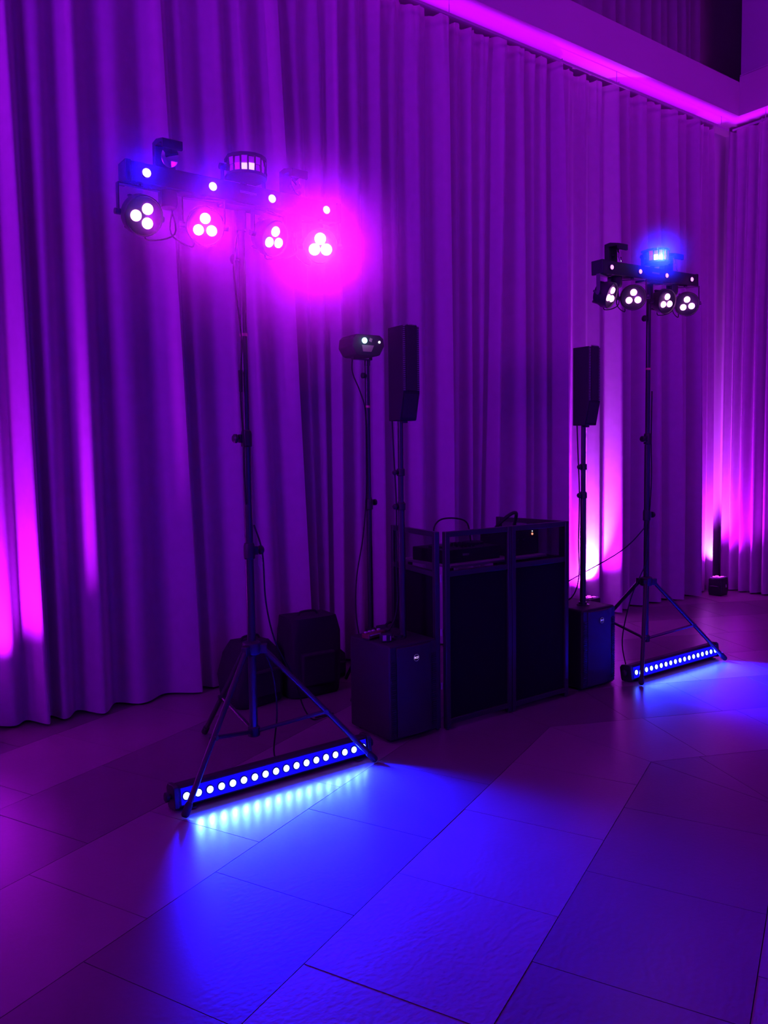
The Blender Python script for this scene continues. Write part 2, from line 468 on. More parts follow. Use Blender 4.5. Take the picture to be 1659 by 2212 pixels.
# ------------------------------------------------------------------ tripod lamp stands
def lamp_stand(loc, label):
    t = thing('tripod_stand', label, 'stand', loc, 0, 'tripod stands carrying the party light bars')
    MB().cyl((0, 0, 0.165), (0, 0, 1.64), 0.0205).build('lower_pole', metal_blk, t)
    MB().cyl((0, 0, 1.60), (0, 0, 2.695), 0.0165).build('upper_pole', metal_blk, t)
    MB().cyl((0, 0, 2.098), (0, 0, 2.112), 0.0180).build('tape_band', tape_m, t)['label'] = 'pink tape band'
    hub = MB().lathe((0, 0, 0.565), (0, 0, 1), [(0.026, 0), (0.040, 0.004), (0.046, 0.03), (0.044, 0.062), (0.026, 0.07)], 20)
    dirs = [Vector((-0.497, -0.325, 0)), Vector((0.498, -0.322, 0)), Vector((0.0, 0.594, 0))]
    for d in dirs:
        e = d.normalized(); hub.box(e * 0.05 + Vector((0, 0, 0.595)), (0.05, 0.03, 0.045), Matrix.Rotation(math.atan2(e.y, e.x), 3, 'Z'))
    hub.build('hub', plastic_blk, t, bevel=0.003)
    MB().lathe((0, 0, 0.160), (0, 0, 1), [(0.023, 0), (0.030, 0.004), (0.030, 0.045), (0.023, 0.05)], 18).build('foot_collar', plastic_blk, t)
    for d in dirs:
        e = d.normalized()
        a = e * 0.055 + Vector((0, 0, 0.595)); b = d + Vector((0, 0, 0.018))
        leg = MB().cyl(a, b, 0.0135, n=12).build('leg', metal_blk, t)
        f = MB().lathe(b + (a - b).normalized() * 0.05, (b - a), [(0.0155, 0), (0.0175, 0.01), (0.0175, 0.05), (0.012, 0.058)], 14)
        f.build('rubber_foot', rubber, leg)
        mid = a.lerp(b, 0.56)
        br = MB().cyl(e * 0.026 + Vector((0, 0, 0.188)), mid, 0.010, n=8)
        br.build('brace', metal_blk, t)
        MB().cyl(mid + Vector((-e.y, e.x, 0)) * 0.018, mid - Vector((-e.y, e.x, 0)) * 0.018, 0.012, n=10).build('rivet', metal_blk, t)
    for z, sgn, r in ((1.075, 1, 0.027), (1.615, -1, 0.026)):
        c = MB().lathe((0, 0, z - 0.04), (0, 0, 1), [(r - 0.004, 0), (r, 0.004), (r, 0.062), (r - 0.004, 0.078), (0.018, 0.08)], 18)
        c.box((sgn * 0.026, -0.004, z), (0.03, 0.024, 0.04))
        c = c.build('collar', plastic_blk, t, bevel=0.002)
        k = MB().cyl((sgn * 0.036, -0.004, z), (sgn * 0.052, -0.004, z), 0.005, n=8)
        k.lathe((sgn * 0.050, -0.004, z), (sgn, 0, 0), [(0.014, 0), (0.022, 0.004), (0.022, 0.016), (0.015, 0.022)], 12)
        k.build('knob', plastic_blk, c)
    pin = MB().tube([(0.05, -0.01, 1.045), (0.065, -0.01, 1.02), (0.055, -0.01, 0.985), (0.042, -0.01, 1.01), (0.045, -0.01, 1.045)], 0.002, 6)
    pin.build('pin_ring', slot_m, t)
    kn = MB().cyl((-0.016, 0, 2.452), (-0.040, 0, 2.452), 0.006, n=8)
    kn.lathe((-0.036, 0, 2.452), (-1, 0, 0), [(0.012, 0), (0.022, 0.005), (0.022, 0.014), (0.012, 0.02)], 12)
    kn.build('top_knob', plastic_blk, t)
    return t


LS = (1.774, 3.501, 0.0)
RS = (4.906, 3.490, 0.0)
lamp_stand(LS, 'tall black tripod stand left of the booth with its light bar on top')
lamp_stand(RS, 'tall black tripod stand right of the booth, lit magenta from behind')


# ------------------------------------------------------------------ party light bars on the stands
def light_bar(loc, roll, cx, pars, lens_small, lit_panes, label, pane_bright, wash=0, lr0=0.0235, wr=0.0185, mts=(-22, 20)):
    """loc: top of the stand pole. cx: sideways offset of the bar on the pole. pars: (x, yaw, tilt, spin, lens material, power)."""
    t = thing('party_light_bar', label, 'light bar', loc, 0, 'party light bars on tripod stands')
    t.rotation_euler = (0, roll, 0)
    zc = 0.042
    b = MB().box((cx, -0.03, zc), (1.08, 0.085, 0.086))
    b.box((cx + 0.02, -0.03, zc - 0.035), (0.22, 0.075, 0.05))
    b.box((cx - 0.53, -0.03, zc), (0.026, 0.092, 0.092)); b.box((cx + 0.53, -0.03, zc), (0.026, 0.092, 0.092))
    b.build('bar_body', matt_blk, t, bevel=0.004)
    s = MB().lathe((0, 0, -0.11), (0, 0, 1), [(0.022, 0), (0.024, 0.005), (0.024, 0.1), (0.03, 0.108)], 16)
    s.build('pole_socket', metal_blk, t)
    MB().box((cx + 0.03, -0.0745, zc + 0.006), (0.085, 0.002, 0.010)).build('name_plate', slot_m, t)
    for x in (-0.4525, -0.1495, 0.150, 0.452):
        rg = MB().lathe((cx + x, -0.072, zc), (0, -1, 0), [(0.021, 0), (0.021, 0.006), (0.016, 0.008)], 18).build('wash_light', plastic_blk, t)
        if wash: spot_light('wash_lamp', (cx + x, -0.095, zc), (-0.5, -1, -0.33), wash, (0.02, 0.002, 1.0), 44, 1.0, 0.012, t)
        MB().lathe((cx + x, -0.079, zc), (0, -1, 0), [(wr, 0), (wr - 0.0005, 0.004), (wr * 0.65, 0.008), (wr * 0.25, 0.010)], 16).build('lens', lens_small, rg)
    # par cans under the bar
    for (x, yaw, tilt, spin, lm, power) in pars:
        c = Vector((cx + x, -0.055, zc - 0.172))
        rz = Matrix.Rotation(R(yaw), 4, 'Z'); rt = rz @ Matrix.Rotation(R(tilt), 4, 'X')
        m4 = Matrix.Translation(c) @ rt
        can = MB().lathe((0, 0.062, 0), (0, -1, 0), [(0.050, 0), (0.066, 0.008), (0.078, 0.045), (0.085, 0.060), (0.085, 0.104), (0.080, 0.108), (0.078, 0.100), (0.03, 0.098)], 28)
        for k in range(6):
            a = k * math.pi / 3
            can.box((0.074 * math.cos(a), 0.03, 0.074 * math.sin(a)), (0.012, 0.05, 0.012), Matrix.Rotation(-a, 3, 'Y'))
        can = can.xf(m4).build('par_light', plastic_blk, t)
        lr = 0.0275 if lm is lens_hot else lr0
        for k in range(3):
            a = math.pi / 2 + k * 2 * math.pi / 3 + R(spin)
            p = Vector((0.0335 * math.cos(a), -0.036, 0.0335 * math.sin(a)))
            MB().lathe(p, (0, -1, 0), [(lr, 0), (lr - 0.0005, 0.006), (lr * 0.75, 0.013), (lr * 0.3, 0.017)], 18).xf(m4).build('lens', lm, can)
        y = MB()
        my = Matrix.Translation(c) @ rz
        y.box((0, 0.01, 0.118), (0.190, 0.024, 0.005)); y.box((-0.093, 0.01, 0.058), (0.005, 0.024, 0.125)); y.box((0.093, 0.01, 0.058), (0.005, 0.024, 0.125))
        y.cyl((-0.083, 0.01, 0), (-0.108, 0.01, 0), 0.013, n=12); y.cyl((0.083, 0.01, 0), (0.108, 0.01, 0), 0.013, n=12)
        y.cyl((0, 0.01, 0.116), (0, 0.01, 0.135), 0.012, n=12)
        y.xf(my).build('yoke', metal_blk, can)
        d = rt.to_3x3() @ Vector((0, -1, 0))
        spot_light('par_lamp', c + d * 0.075, d, power, (0.56, 0.004, 1.0), 60, 1.0, 0.03, t)
    # scanners with mirrors
    for x, mt in ((-0.335, mts[0]), (0.300, mts[1])):
        X = cx + x
        sc = MB().box((X, 0.018, zc + 0.10), (0.092, 0.035, 0.128))
        sec = [(0.035, 0.165), (0.035, 0.185), (-0.010, 0.190), (-0.085, 0.172), (-0.085, 0.135), (-0.070, 0.135), (-0.066, 0.160)]
        sc.loft([[Vector((X + e, y, zc + z - 0.01)) for y, z in sec] for e in (-0.046, 0.046)])
        MB().lathe((X, -0.02, zc - 0.042), (0, 0, -1), [(0.040, 0), (0.040, 0.05), (0.034, 0.07), (0.02, 0.074)], 18).build('lamp_barrel', matt_blk, t)
        sc = sc.build('scanner_head', matt_blk, t, bevel=0.002)
        mm = Matrix.Translation((X, -0.052, zc + 0.098)) @ Matrix.Rotation(R(mt), 4, 'Z') @ Matrix.Rotation(R(-10), 4, 'X') @ Matrix.Diagonal((1, 1, 1.38, 1))
        MB().lathe((0, 0.0, 0), (0, -1, 0), [(0.037, 0), (0.037, 0.003), (0.0355, 0.004)], 28).xf(mm).build('mirror', mirror_m, sc)
        MB().cyl((X, 0.01, zc + 0.105), (X, -0.020, zc + 0.098), 0.010, n=12).build('mirror_motor', plastic_blk, sc)
    # half-drum derby effect on a bracket
    X, Y0, Z0 = cx + 0.015, -0.080, zc + 0.062
    n = 9; r = 0.092
    arc = [(X + r * math.sin(a), Y0 - r * math.cos(a)) for a in [R(-82 + 164 * k / (n - 1)) for k in range(n)]]
    poly = arc + [(X + 0.075, Y0 + 0.055), (X - 0.075, Y0 + 0.055)]
    dm = MB().prism([(X + (p[0] - X) * 1.05, Y0 + (p[1] - Y0) * 1.05) for p in poly], Z0, Z0 + 0.014)
    dm.prism([(X + (p[0] - X) * 1.05, Y0 + (p[1] - Y0) * 1.05) for p in poly], Z0 + 0.078, Z0 + 0.092)
    dm.box((X, Y0 + 0.02, Z0 + 0.046), (0.14, 0.065, 0.07))
    for px, py in arc:
        dm.box((X + (px - X) * 1.0, Y0 + (py - Y0) * 1.0, Z0 + 0.046), (0.006, 0.006, 0.066))
    dm.cyl((X - 0.078, Y0 + 0.025, Z0 + 0.045), (X - 0.118, Y0 + 0.025, Z0 + 0.045), 0.014, n=12)
    dm.cyl((X + 0.078, Y0 + 0.025, Z0 + 0.045), (X + 0.118, Y0 + 0.025, Z0 + 0.045), 0.014, n=12)
    for e in (-0.105, 0.105):
        dm.box((X + e, Y0 + 0.025, Z0 + 0.010), (0.006, 0.026, 0.09))
    dm.box((X, Y0 + 0.025, Z0 - 0.022), (0.215, 0.026, 0.006)); dm.cyl((X, Y0 + 0.025, zc + 0.042), (X, Y0 + 0.025, Z0 - 0.01), 0.016, n=12)
    dm = dm.build('derby_head', matt_blk, t)
    for k in range(n - 1):
        p, q = Vector((*arc[k], 0)), Vector((*arc[k + 1], 0))
        p = p.lerp(q, 0.07); q = q.lerp(p, 0.07)
        nrm = Vector(((p + q) / 2).xy - Vector((X, Y0))).normalized()
        for row in (0, 1):
            z0 = Z0 + 0.016 + row * 0.031; z1 = z0 + 0.0295
            g = MB(); i_ = [Vector((*v.xy, z)) - Vector((nrm.x, nrm.y, 0)) * 0.006 for v, z in ((p, z0), (q, z0), (q, z1), (p, z1))]
            tl = 0.004 * (1 if (k + row) % 2 else -1)
            i_[2] += Vector((nrm.x, nrm.y, 0)) * tl; i_[3] += Vector((nrm.x, nrm.y, 0)) * tl
            g.loft([i_, [v + Vector((nrm.x, nrm.y, 0)) * 0.003 for v in i_]])
            g.build('pane', pane_bright if (k, row) in lit_panes else pane_m, dm, smooth=0)
    # hanging signal leads between the heads
    for x0, x1 in ((-0.33, -0.43), (-0.31, -0.22), (0.28, 0.16), (0.32, 0.40)):
        p0 = Vector((cx + x0, -0.02, zc - 0.09)); p1 = Vector((cx + x1, 0.0, zc - 0.20))
        mid = (p0 + p1) / 2 + Vector(((p0.x - p1.x) * 0.7, -0.01, -0.075))
        MB().tube([p0, mid, p1 + Vector((0, 0, -0.06)), p1], 0.0035).build('lead', rubber, t)
    return t


CAMP = Vector((0, 0, 1.529))


def parset(bx, by, bz, cx, rows):
    out = []
    for x, dy, dt, spin, lm, pw in rows:
        d = CAMP - Vector((bx + cx + x, by - 0.055, bz - 0.13))
        # Rz(yaw) applied to (0,-1,0) gives (sin yaw, -cos yaw): yaw turns the face towards +x
        yaw = math.degrees(math.atan2(d.x, -d.y)); tilt = math.degrees(math.atan2(d.z, math.hypot(d.x, d.y)))
        out.append((x, yaw + dy, -tilt + dt, spin, lm, pw))
    return out


LBZ, RBZ = 2.695, 2.703
light_bar((LS[0], LS[1] + 0.0, LBZ), R(0.3), -0.025,
          parset(LS[0], LS[1], LBZ, -0.025, [(-0.476, 22, 6, -24, lens_white, 25), (-0.184, 6, 4, 0, lens_white, 130), (0.144, 44, 8, 8, lens_white, 20), (0.429, 0, 0, 0, lens_hot, 850)]),
          lens_blue, {(2, 0), (3, 0)}, 'party light bar glowing magenta on the left tripod stand', pane_lit, wash=70)
light_bar((RS[0], RS[1], RBZ), R(-1.7), -0.056,
          parset(RS[0], RS[1], RBZ, -0.056, [(-0.490, 68, 10, 0, lens_white, 8), (-0.205, 10, 0, 0, lens_white, 8), (0.135, 46, 6, 6, lens_white, 8), (0.415, 14, 4, 6, lens_white, 8)]),
          lens_pink, {(1, 0), (2, 0)}, 'party light bar with a blue glowing centre lamp on the right tripod stand', pane_blue, lr0=0.0215, wr=0.0145, mts=(14, 22))
spot_light('derby_lamp', (RS[0] - 0.150, RS[1] - 0.195, RBZ + 0.125), (-1.35, -0.94, -0.35), 1100, (0.004, 0.012, 1.0), 44, 1.0, 0.03)


# ------------------------------------------------------------------ blue LED bars on the floor
def led_bar(loc, label):
    t = thing('led_floor_bar', label, 'light bar', loc, 0, 'blue LED bars at the feet of the tripods')
    L = 1.0
    rot = Matrix.Translation((0, 0, 0.058)) @ Matrix.Rotation(R(-8), 4, 'X')
    sec = [(-0.038, -0.040), (-0.030, -0.046), (0.034, -0.046), (0.040, -0.030), (0.040, 0.034), (0.026, 0.050), (-0.026, 0.050), (-0.038, 0.040)]
    b = MB().loft([[Vector((x, y, z)) for y, z in sec] for x in (-L / 2, L / 2)]).xf(rot)
    b.build('housing', matt_blk, t, bevel=0.002)
    MB().box((0, -0.0388, 0.0), (L - 0.02, 0.0016, 0.072)).xf(rot).build('bloom_plate', bloom_blue, t, smooth=0)  # plate added on the housing, its glow imitating the LEDs' blue bloom
    for k in (-1, 1):
        e = MB().loft([[Vector((x, y * 1.12, z * 1.12)) for y, z in sec] for x in (k * (L / 2 + 0.0), k * (L / 2 + 0.022))]).xf(rot)
        e = e.build('end_cap', plastic_blk, t, bevel=0.003)
        kb = MB().lathe((k * (L / 2 + 0.020), 0.0, 0.062), (k, 0, 0), [(0.012, 0), (0.012, 0.012), (0.022, 0.014), (0.022, 0.026), (0.014, 0.03)], 14)
        kb.build('knob', plastic_blk, e)
        br = MB().box((k * (L / 2 - 0.06), 0.005, 0.008), (0.03, 0.12, 0.006)); br.box((k * (L / 2 - 0.06), 0.062, 0.03), (0.03, 0.005, 0.05)); br.box((k * (L / 2 - 0.06), 0.02, 0.018), (0.03, 0.05, 0.018))
        br.build('foot_bracket', metal_blk, t)
    for i in range(18):
        x = -0.4675 + i * 0.055
        ring = MB().lathe((x, -0.0396, 0), (0, -1, 0), [(0.0205, 0), (0.0205, 0.003), (0.0165, 0.004)], 16).xf(rot).build('bezel', plastic_blk, t)
        MB().lathe((x, -0.0425, 0), (0, -1, 0), [(0.0160, 0), (0.0155, 0.002), (0.011, 0.004), (0.004, 0.005)], 14).xf(rot).build('lens', lens_led, ring)
        p = rot @ Vector((x, -0.052, 0))
        spot_light('bar_lamp', p, (0, -1, -0.14), 270, LEDBLUE, 76, 1.0, 0.008, t)
    wide = area_light('bar_spill', rot @ Vector((0, -0.056, 0.0)), rot @ Vector((0, -1.0, -0.15)), 0.94, 0.03, 16, (0.006, 0.022, 1.0))
    wide.data.spread = R(125)
    wide.parent = t
    return t


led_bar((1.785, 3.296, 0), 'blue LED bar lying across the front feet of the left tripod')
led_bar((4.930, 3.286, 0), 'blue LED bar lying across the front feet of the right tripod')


# ------------------------------------------------------------------ subwoofers, poles, column speakers
def text_mesh(name, s, size, m, parent, loc, depth=0.001):
    cu = bpy.data.curves.new(name, 'FONT'); cu.body = s; cu.size = size; cu.extrude = depth; cu.align_x = 'CENTER'; cu.align_y = 'CENTER'
    cu.resolution_u = 3
    o = bpy.data.objects.new(name, cu); COL.objects.link(o)
    dg = bpy.context.evaluated_depsgraph_get()
    me = bpy.data.meshes.new_from_object(o.evaluated_get(dg))
    bpy.data.objects.remove(o)
    me.transform(Matrix.Rotation(R(90), 4, 'X'))
    me.materials.clear(); me.materials.append(m)
    r = bpy.data.objects.new(name, me); COL.objects.link(r)
    r.location = loc; r.parent = parent
    return r


def subwoofer(loc, label, bm):
    """loc: floor point under the middle of the cabinet; front faces -y. 0.322 x 0.40 x 0.525"""
    t = thing('subwoofer', label, 'speaker', loc, 0, 'subwoofers either side of the booth')
    c = MB().box((0, 0.01, 0.269), (0.322, 0.372, 0.512))
    c.build('cabinet', matt_blk, t, bevel=0.012, seg=3)
    for x in (-0.12, 0.12):
        for y in (-0.12, 0.14):
            MB().lathe((x, y, 0), (0, 0, 1), [(0.018, 0), (0.02, 0.004), (0.02, 0.014)], 12).build('foot', rubber, t)
    # bowed grille, between the side louvres
    n = 12; ring = []
    prof = [(-0.118 + 0.236 * i / n, -0.184 - 0.016 * math.cos(math.pi * (i / n - 0.5))) for i in range(n + 1)]
    poly = prof + [(0.118, -0.172), (-0.118, -0.172)]
    MB().prism(poly, 0.03, 0.512).build('grille', grille_m, t, bevel=0.003)
    for k in (-1, 1):
        lv = MB().box((k * 0.1385, -0.1755, 0.27), (0.036, 0.008, 0.49))
        for j in range(34):
            lv.box((k * 0.1385, -0.181, 0.055 + j * 0.0118), (0.030, 0.008, 0.006))
        lv.build('louvre', plastic_blk, t)
    bd = MB().lathe((0, -0.197, 0.447), (0, -1, 0), [(0.0205, 0), (0.0205, 0.004), (0.018, 0.005)], 28).build('badge', matt_blk, t)
    rg = MB(); N = 32
    for (ra, rb) in ((0.0185, 0.0172),):
        rings = []
        for k in range(N):
            a = 2 * math.pi * k / N
            rings.append([Vector((r_ * math.cos(a), -0.2018 - y_, 0.447 + r_ * math.sin(a))) for r_, y_ in ((ra, 0), (ra, 0.001), (rb, 0.001), (rb, 0))])
        rings.append(rings[0]); rg.loft(rings, cap=False)
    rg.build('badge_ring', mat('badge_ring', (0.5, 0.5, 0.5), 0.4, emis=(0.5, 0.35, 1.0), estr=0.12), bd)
    text_mesh('badge_letters', 'RCF', 0.016, bm, bd, (0, -0.2025, 0.447))
    top = MB().lathe((0, -0.045, 0.525), (0, 0, 1), [(0.040, 0), (0.040, 0.004), (0.026, 0.008), (0.026, 0.02)], 20)
    top.build('pole_socket', metal_blk, t)
    MB().box((0.0, 0.150, 0.529), (0.16, 0.035, 0.010)).build('top_handle', plastic_blk, t, bevel=0.004)
    return t


def speaker_pole(loc, label):
    t = thing('speaker_pole', label, 'pole', loc, 0, 'poles carrying the column speakers')
    MB().cyl((0, 0, 0), (0, 0, 0.74), 0.0195).build('lower_tube', metal_blk, t)
    MB().cyl((0, 0, 0.70), (0, 0, 1.185), 0.0155).build('upper_tube', metal_blk, t)
    for z, r in ((0.715, 0.024), (0.90, 0.0225)):
        c = MB().lathe((0, 0, z - 0.02), (0, 0, 1), [(r - 0.003, 0), (r, 0.003), (r, 0.035), (r - 0.004, 0.04)], 16).build('collar', plastic_blk, t)
        k = MB().lathe((-r + 0.002, 0, z), (-1, 0, 0), [(0.006, 0), (0.006, 0.012), (0.014, 0.014), (0.016, 0.024), (0.009, 0.032)], 12)
        k.build('knob', plastic_blk, c)
    return t


def column_speaker(loc, label):
    t = thing('column_speaker', label, 'speaker', loc, 0, 'column speakers on poles')
    hw = 0.057; H = 0.498
    sec = [(-0.052, 0.0), (0.046, 0.0), (0.046, H), (-0.083, H), (-0.083, 0.145)]
    b = MB().loft([[Vector((x, y, z)) for y, z in sec] for x in (-hw, hw)])
    b.build('cabinet', matt_blk, t, bevel=0.004)
    MB().box((0, -0.086, 0.328), (0.070, 0.006, 0.345)).build('grille', grille_m, t, bevel=0.001)
    rot = Matrix.Rotation(math.atan2(0.031, 0.145), 3, 'X')
    MB().box((0, -0.0695, 0.078), (0.092, 0.006, 0.128), rot).build('lower_grille', grille_m, t)
    sl = MB()
    for j in range(34):
        z = 0.160 + j * 0.0101
        for k in (-1, 1):
            sl.box((k * 0.0465, -0.0835, z), (0.013, 0.004, 0.0042))
    for j in range(7):
        sl.box((-0.033 + j * 0.011, -0.0835, 0.504), (0.006, 0.004, 0.004))
    sl = sl.build('slot_rows', slot_m, t, smooth=0); sl['kind'] = 'stuff'
    MB().lathe((0, -0.015, -0.012), (0, 0, 1), [(0.020, 0), (0.022, 0.003), (0.022, 0.012)], 16).build('socket', metal_blk, t)
    return t


SUBL, SUBR = (2.645, 3.508, 0), (4.165, 3.492, 0)
subwoofer(SUBL, 'black subwoofer left of the booth with a white lit badge and gadgets on top', badge_lit)
subwoofer(SUBR, 'black subwoofer right of the booth with a blue badge', badge_blue)
PL, PR = (2.676, 3.463, 0.533), (4.165, 3.447, 0.533)
speaker_pole(PL, 'black speaker pole standing on the left subwoofer')
speaker_pole(PR, 'black speaker pole standing on the right subwoofer')
column_speaker((PL[0] + 0.014, PL[1] + 0.0, 1.710), 'black column speaker on the left pole, in front of plain purple curtain')
column_speaker((PR[0] + 0.005, PR[1] + 0.0, 1.700), 'black column speaker on the right pole, against the bright magenta curtain')

# ------------------------------------------------------------------ booth facade and what stands behind it
fac = thing('booth_facade', 'black folding booth facade of four scrim panels, centre of the picture', 'booth', (3.36, 3.325, 0))
HF, ZM = 1.105, 0.855


def facade_panel(p0, p1, yshift=0.0):
    p0, p1 = Vector((*p0, 0)), Vector((*p1, 0)); d = (p1 - p0); L = d.length; ang = math.atan2(d.y, d.x)
    m4 = Matrix.Translation(p0) @ Matrix.Rotation(ang, 4, 'Z')
    f = MB(); s = 0.030
    for x in (s / 2, L - s / 2):
        f.box((x, 0, HF / 2 + 0.004), (s, s, HF - 0.008))
        f.cyl((x, 0, 0), (x, 0, 0.008), 0.012, n=10)
    for z in (0.045, ZM + 0.015, HF - s / 2):
        f.box((L / 2, 0, z), (L - 2 * s, s * 0.9, s))
    fr = f.xf(m4).build('panel_frame', metal_blk, fac, bevel=0.002)
    MB().box((L / 2, 0.0, (0.06 + ZM) / 2), (L - 2 * s - 0.001, 0.004, ZM - 0.062)).xf(m4).build('scrim', fabric_blk, fr, smooth=0)
    MB().box((L / 2, 0.0, (ZM + 0.03 + HF - s) / 2), (L - 2 * s - 0.001, 0.003, HF - s - ZM - 0.032)).xf(m4).build('mesh_screen', screen_m, fr, smooth=0)
    return fr


# facade coordinates are relative to its root at (3.36, 3.325)
facade_panel((-0.500, 0.0), (0.008, 0.0))
facade_panel((0.012, 0.0), (0.505, 0.0))
facade_panel((-0.425, 0.560), (-0.530, 0.022))
facade_panel((0.505, 0.022), (0.455, 0.560))
hg = MB()
for x, y in ((-0.516, 0.010), (0.010, 0.017), (0.512, 0.012)):
    for z in (0.25, 0.55, 0.85):
        hg.cyl((x, y, z - 0.02), (x, y, z + 0.02), 0.006, n=8)
hg.build('hinge', slot_m, fac)

tb = thing('booth_table', 'pale edged table standing inside the booth behind the mesh', 'table', (3.40, 3.66, 0))
MB().box((0, 0, 0.8875), (0.80, 0.46, 0.016)).build('tabletop', table_m, tb, bevel=0.003)
for x in (-0.36, 0.36):
    for y in (-0.19, 0.19):
        MB().cyl((x, y, 0), (x, y, 0.882), 0.014, n=10).build('leg', metal_blk, tb)
ct = thing('dj_controller', 'black mixing controller with knobs on the booth table', 'controller', (3.23, 3.64, 0.8955))
MB().box((0, 0, 0.040), (0.44, 0.30, 0.08)).build('body', plastic_blk, ct, bevel=0.005)
for x in (-0.14, 0.14):
    MB().lathe((x, 0, 0.08), (0, 0, 1), [(0.062, 0), (0.062, 0.012), (0.055, 0.016)], 24).build('jog_wheel', plastic_blk, ct)
for i in range(4):
    for j in range(3):
        MB().cyl((-0.045 + i * 0.03, -0.10 + j * 0.045, 0.08), (-0.045 + i * 0.03, -0.10 + j * 0.045, 0.100), 0.008, n=10).build('knob', rubber, ct)
for x in (-0.03, 0.03):
    MB().box((x, 0.09, 0.086), (0.012, 0.02, 0.012)).build('fader_cap', pale_m, ct)
MB().box((-0.06, -0.151, 0.045), (0.05, 0.002, 0.012)).build('label_plate', slot_m, ct)
rk = thing('wireless_receiver', 'black receiver box with a red light behind the right mesh panel', 'receiver', (3.66, 3.62, 0.8955))
MB().box((0, 0, 0.078), (0.26, 0.26, 0.155)).build('case', plastic_blk, rk, bevel=0.005)
MB().box((0, -0.132, 0.078), (0.24, 0.006, 0.14)).build('front_panel', matt_blk, rk, bevel=0.002)
MB().lathe((0.065, -0.134, 0.128), (0, -1, 0), [(0.007, 0), (0.007, 0.004), (0.003, 0.006)], 10).build('red_light', dot_red, rk)['label'] = 'red indicator light'
MB().lathe((0.065, -0.134, 0.145), (0, -1, 0), [(0.003, 0), (0.003, 0.004)], 8).build('white_light', dot_white, rk)
for x in (-0.06, -0.01):
    MB().cyl((x, -0.134, 0.09), (x, -0.150, 0.09), 0.014, n=14).build('knob', rubber, rk)
tag(MB().tube([(3.06, 3.62, 0.982), (3.07, 3.66, 1.08), (3.14, 3.68, 1.135), (3.27, 3.68, 1.135), (3.34, 3.66, 1.10), (3.35, 3.64, 0.982)], 0.005).build('controller_cable', rubber),
    'thin black cable arching over the booth mesh from the controller', 'cable')
tag(MB().tube([(3.50, 3.60, 1.045), (3.475, 3.52, 1.10), (3.50, 3.46, 1.155), (3.56, 3.47, 1.165), (3.62, 3.52, 1.14), (3.66, 3.58, 1.06)], 0.011).build('headphone_band', rubber),
    'thick black band arching above the booth top beside the middle panel joint', 'headphones')

# ------------------------------------------------------------------ laser projector on its stand, behind the booth
LP = (2.985, 4.20, 0)
st = thing('projector_stand', 'slim black tripod stand behind the left subwoofer', 'stand', LP)
MB().cyl((0, 0, 0.10), (0, 0, 1.26), 0.0185).build('lower_pole', metal_blk, st)
MB().cyl((0, 0, 1.22), (0, 0, 2.125), 0.0155).build('upper_pole', metal_blk, st)
MB().cyl((0, 0, 1.828), (0, 0, 1.842), 0.017).build('tape_band', tape_m, st)['label'] = 'pink tape band'
c = MB().lathe((0, 0, 1.18), (0, 0, 1), [(0.022, 0), (0.026, 0.004), (0.026, 0.06), (0.02, 0.07)], 16).build('collar', plastic_blk, st)
k = MB().lathe((0.022, 0, 1.225), (1, 0, 0), [(0.006, 0), (0.006, 0.014), (0.02, 0.016), (0.02, 0.03), (0.012, 0.034)], 12).build('knob', plastic_blk, c)
k = MB().lathe((-0.012, 0, 2.03), (-1, 0, 0), [(0.005, 0), (0.005, 0.012), (0.018, 0.014), (0.018, 0.026), (0.01, 0.03)], 12).build('top_knob', plastic_blk, st)
MB().lathe((0, 0, 0.36), (0, 0, 1), [(0.022, 0), (0.034, 0.004), (0.034, 0.05), (0.022, 0.055)], 16).build('hub', plastic_blk, st)
for a in (90, 210, 330):
    e = Vector((math.cos(R(a)), math.sin(R(a)), 0))
    lg = MB().cyl(e * 0.03 + Vector((0, 0, 0.385)), e * 0.30 + Vector((0, 0, 0.014)), 0.011, n=10).build('leg', metal_blk, st)
    MB().cyl(e * 0.025 + Vector((0, 0, 0.12)), e * 0.03 + (e * 0.27) * 0.5 + Vector((0, 0, 0.20)), 0.008, n=8).build('brace', metal_blk, st)
lz = thing('laser_projector', 'small black laser projector with a green-white beam window on its stand', 'projector', (LP[0] - 0.045, LP[1], 2.122), R(-4))
sec = [(-0.115, 0.075), (-0.085, 0.028), (-0.06, 0.020), (0.06, 0.020), (0.085, 0.028), (0.118, 0.085), (0.112, 0.130), (0.085, 0.150), (-0.085, 0.150), (-0.108, 0.128)]
MB().loft([[Vector((x, y, z)) for x, z in sec] for y in (-0.09, 0.085)]).build('case', matt_blk, lz, bevel=0.004)
MB().lathe((-0.028, -0.090, 0.112), (0, -1, 0), [(0.018, 0), (0.018, 0.005), (0.014, 0.006)], 18).build('beam_window', laser_lit, lz)
MB().lathe((0.080, -0.090, 0.108), (0, -1, 0), [(0.007, 0), (0.007, 0.004), (0.004, 0.005)], 10).build('indicator', dot_white, lz)
MB().prism([(-0.042, -0.02), (0.046, -0.02), (0.026, 0.02), (-0.034, 0.02)], 0, 0.0015).xf(Matrix.Translation((-0.005, -0.0905, 0.065)) @ Matrix.Rotation(R(90), 4, 'X') @ Matrix.Diagonal((1, -1, 1, 1))).build('warning_label', label_m, lz, smooth=0)
MB().box((0.018, -0.0905, 0.118), (0.020, 0.0015, 0.022), Matrix.Rotation(R(20), 3, 'Y')).build('sticker', label_m, lz, smooth=0)
yk = MB().box((0, -0.01, 0.006), (0.13, 0.03, 0.006)); yk.box((-0.065, -0.01, 0.02), (0.006, 0.03, 0.034)); yk.box((0.065, -0.01, 0.02), (0.006, 0.03, 0.034)); yk.cyl((0.045, 0, -0.03), (0.045, 0, 0.006), 0.019, n=14)
yk.build('bracket', metal_blk, lz)
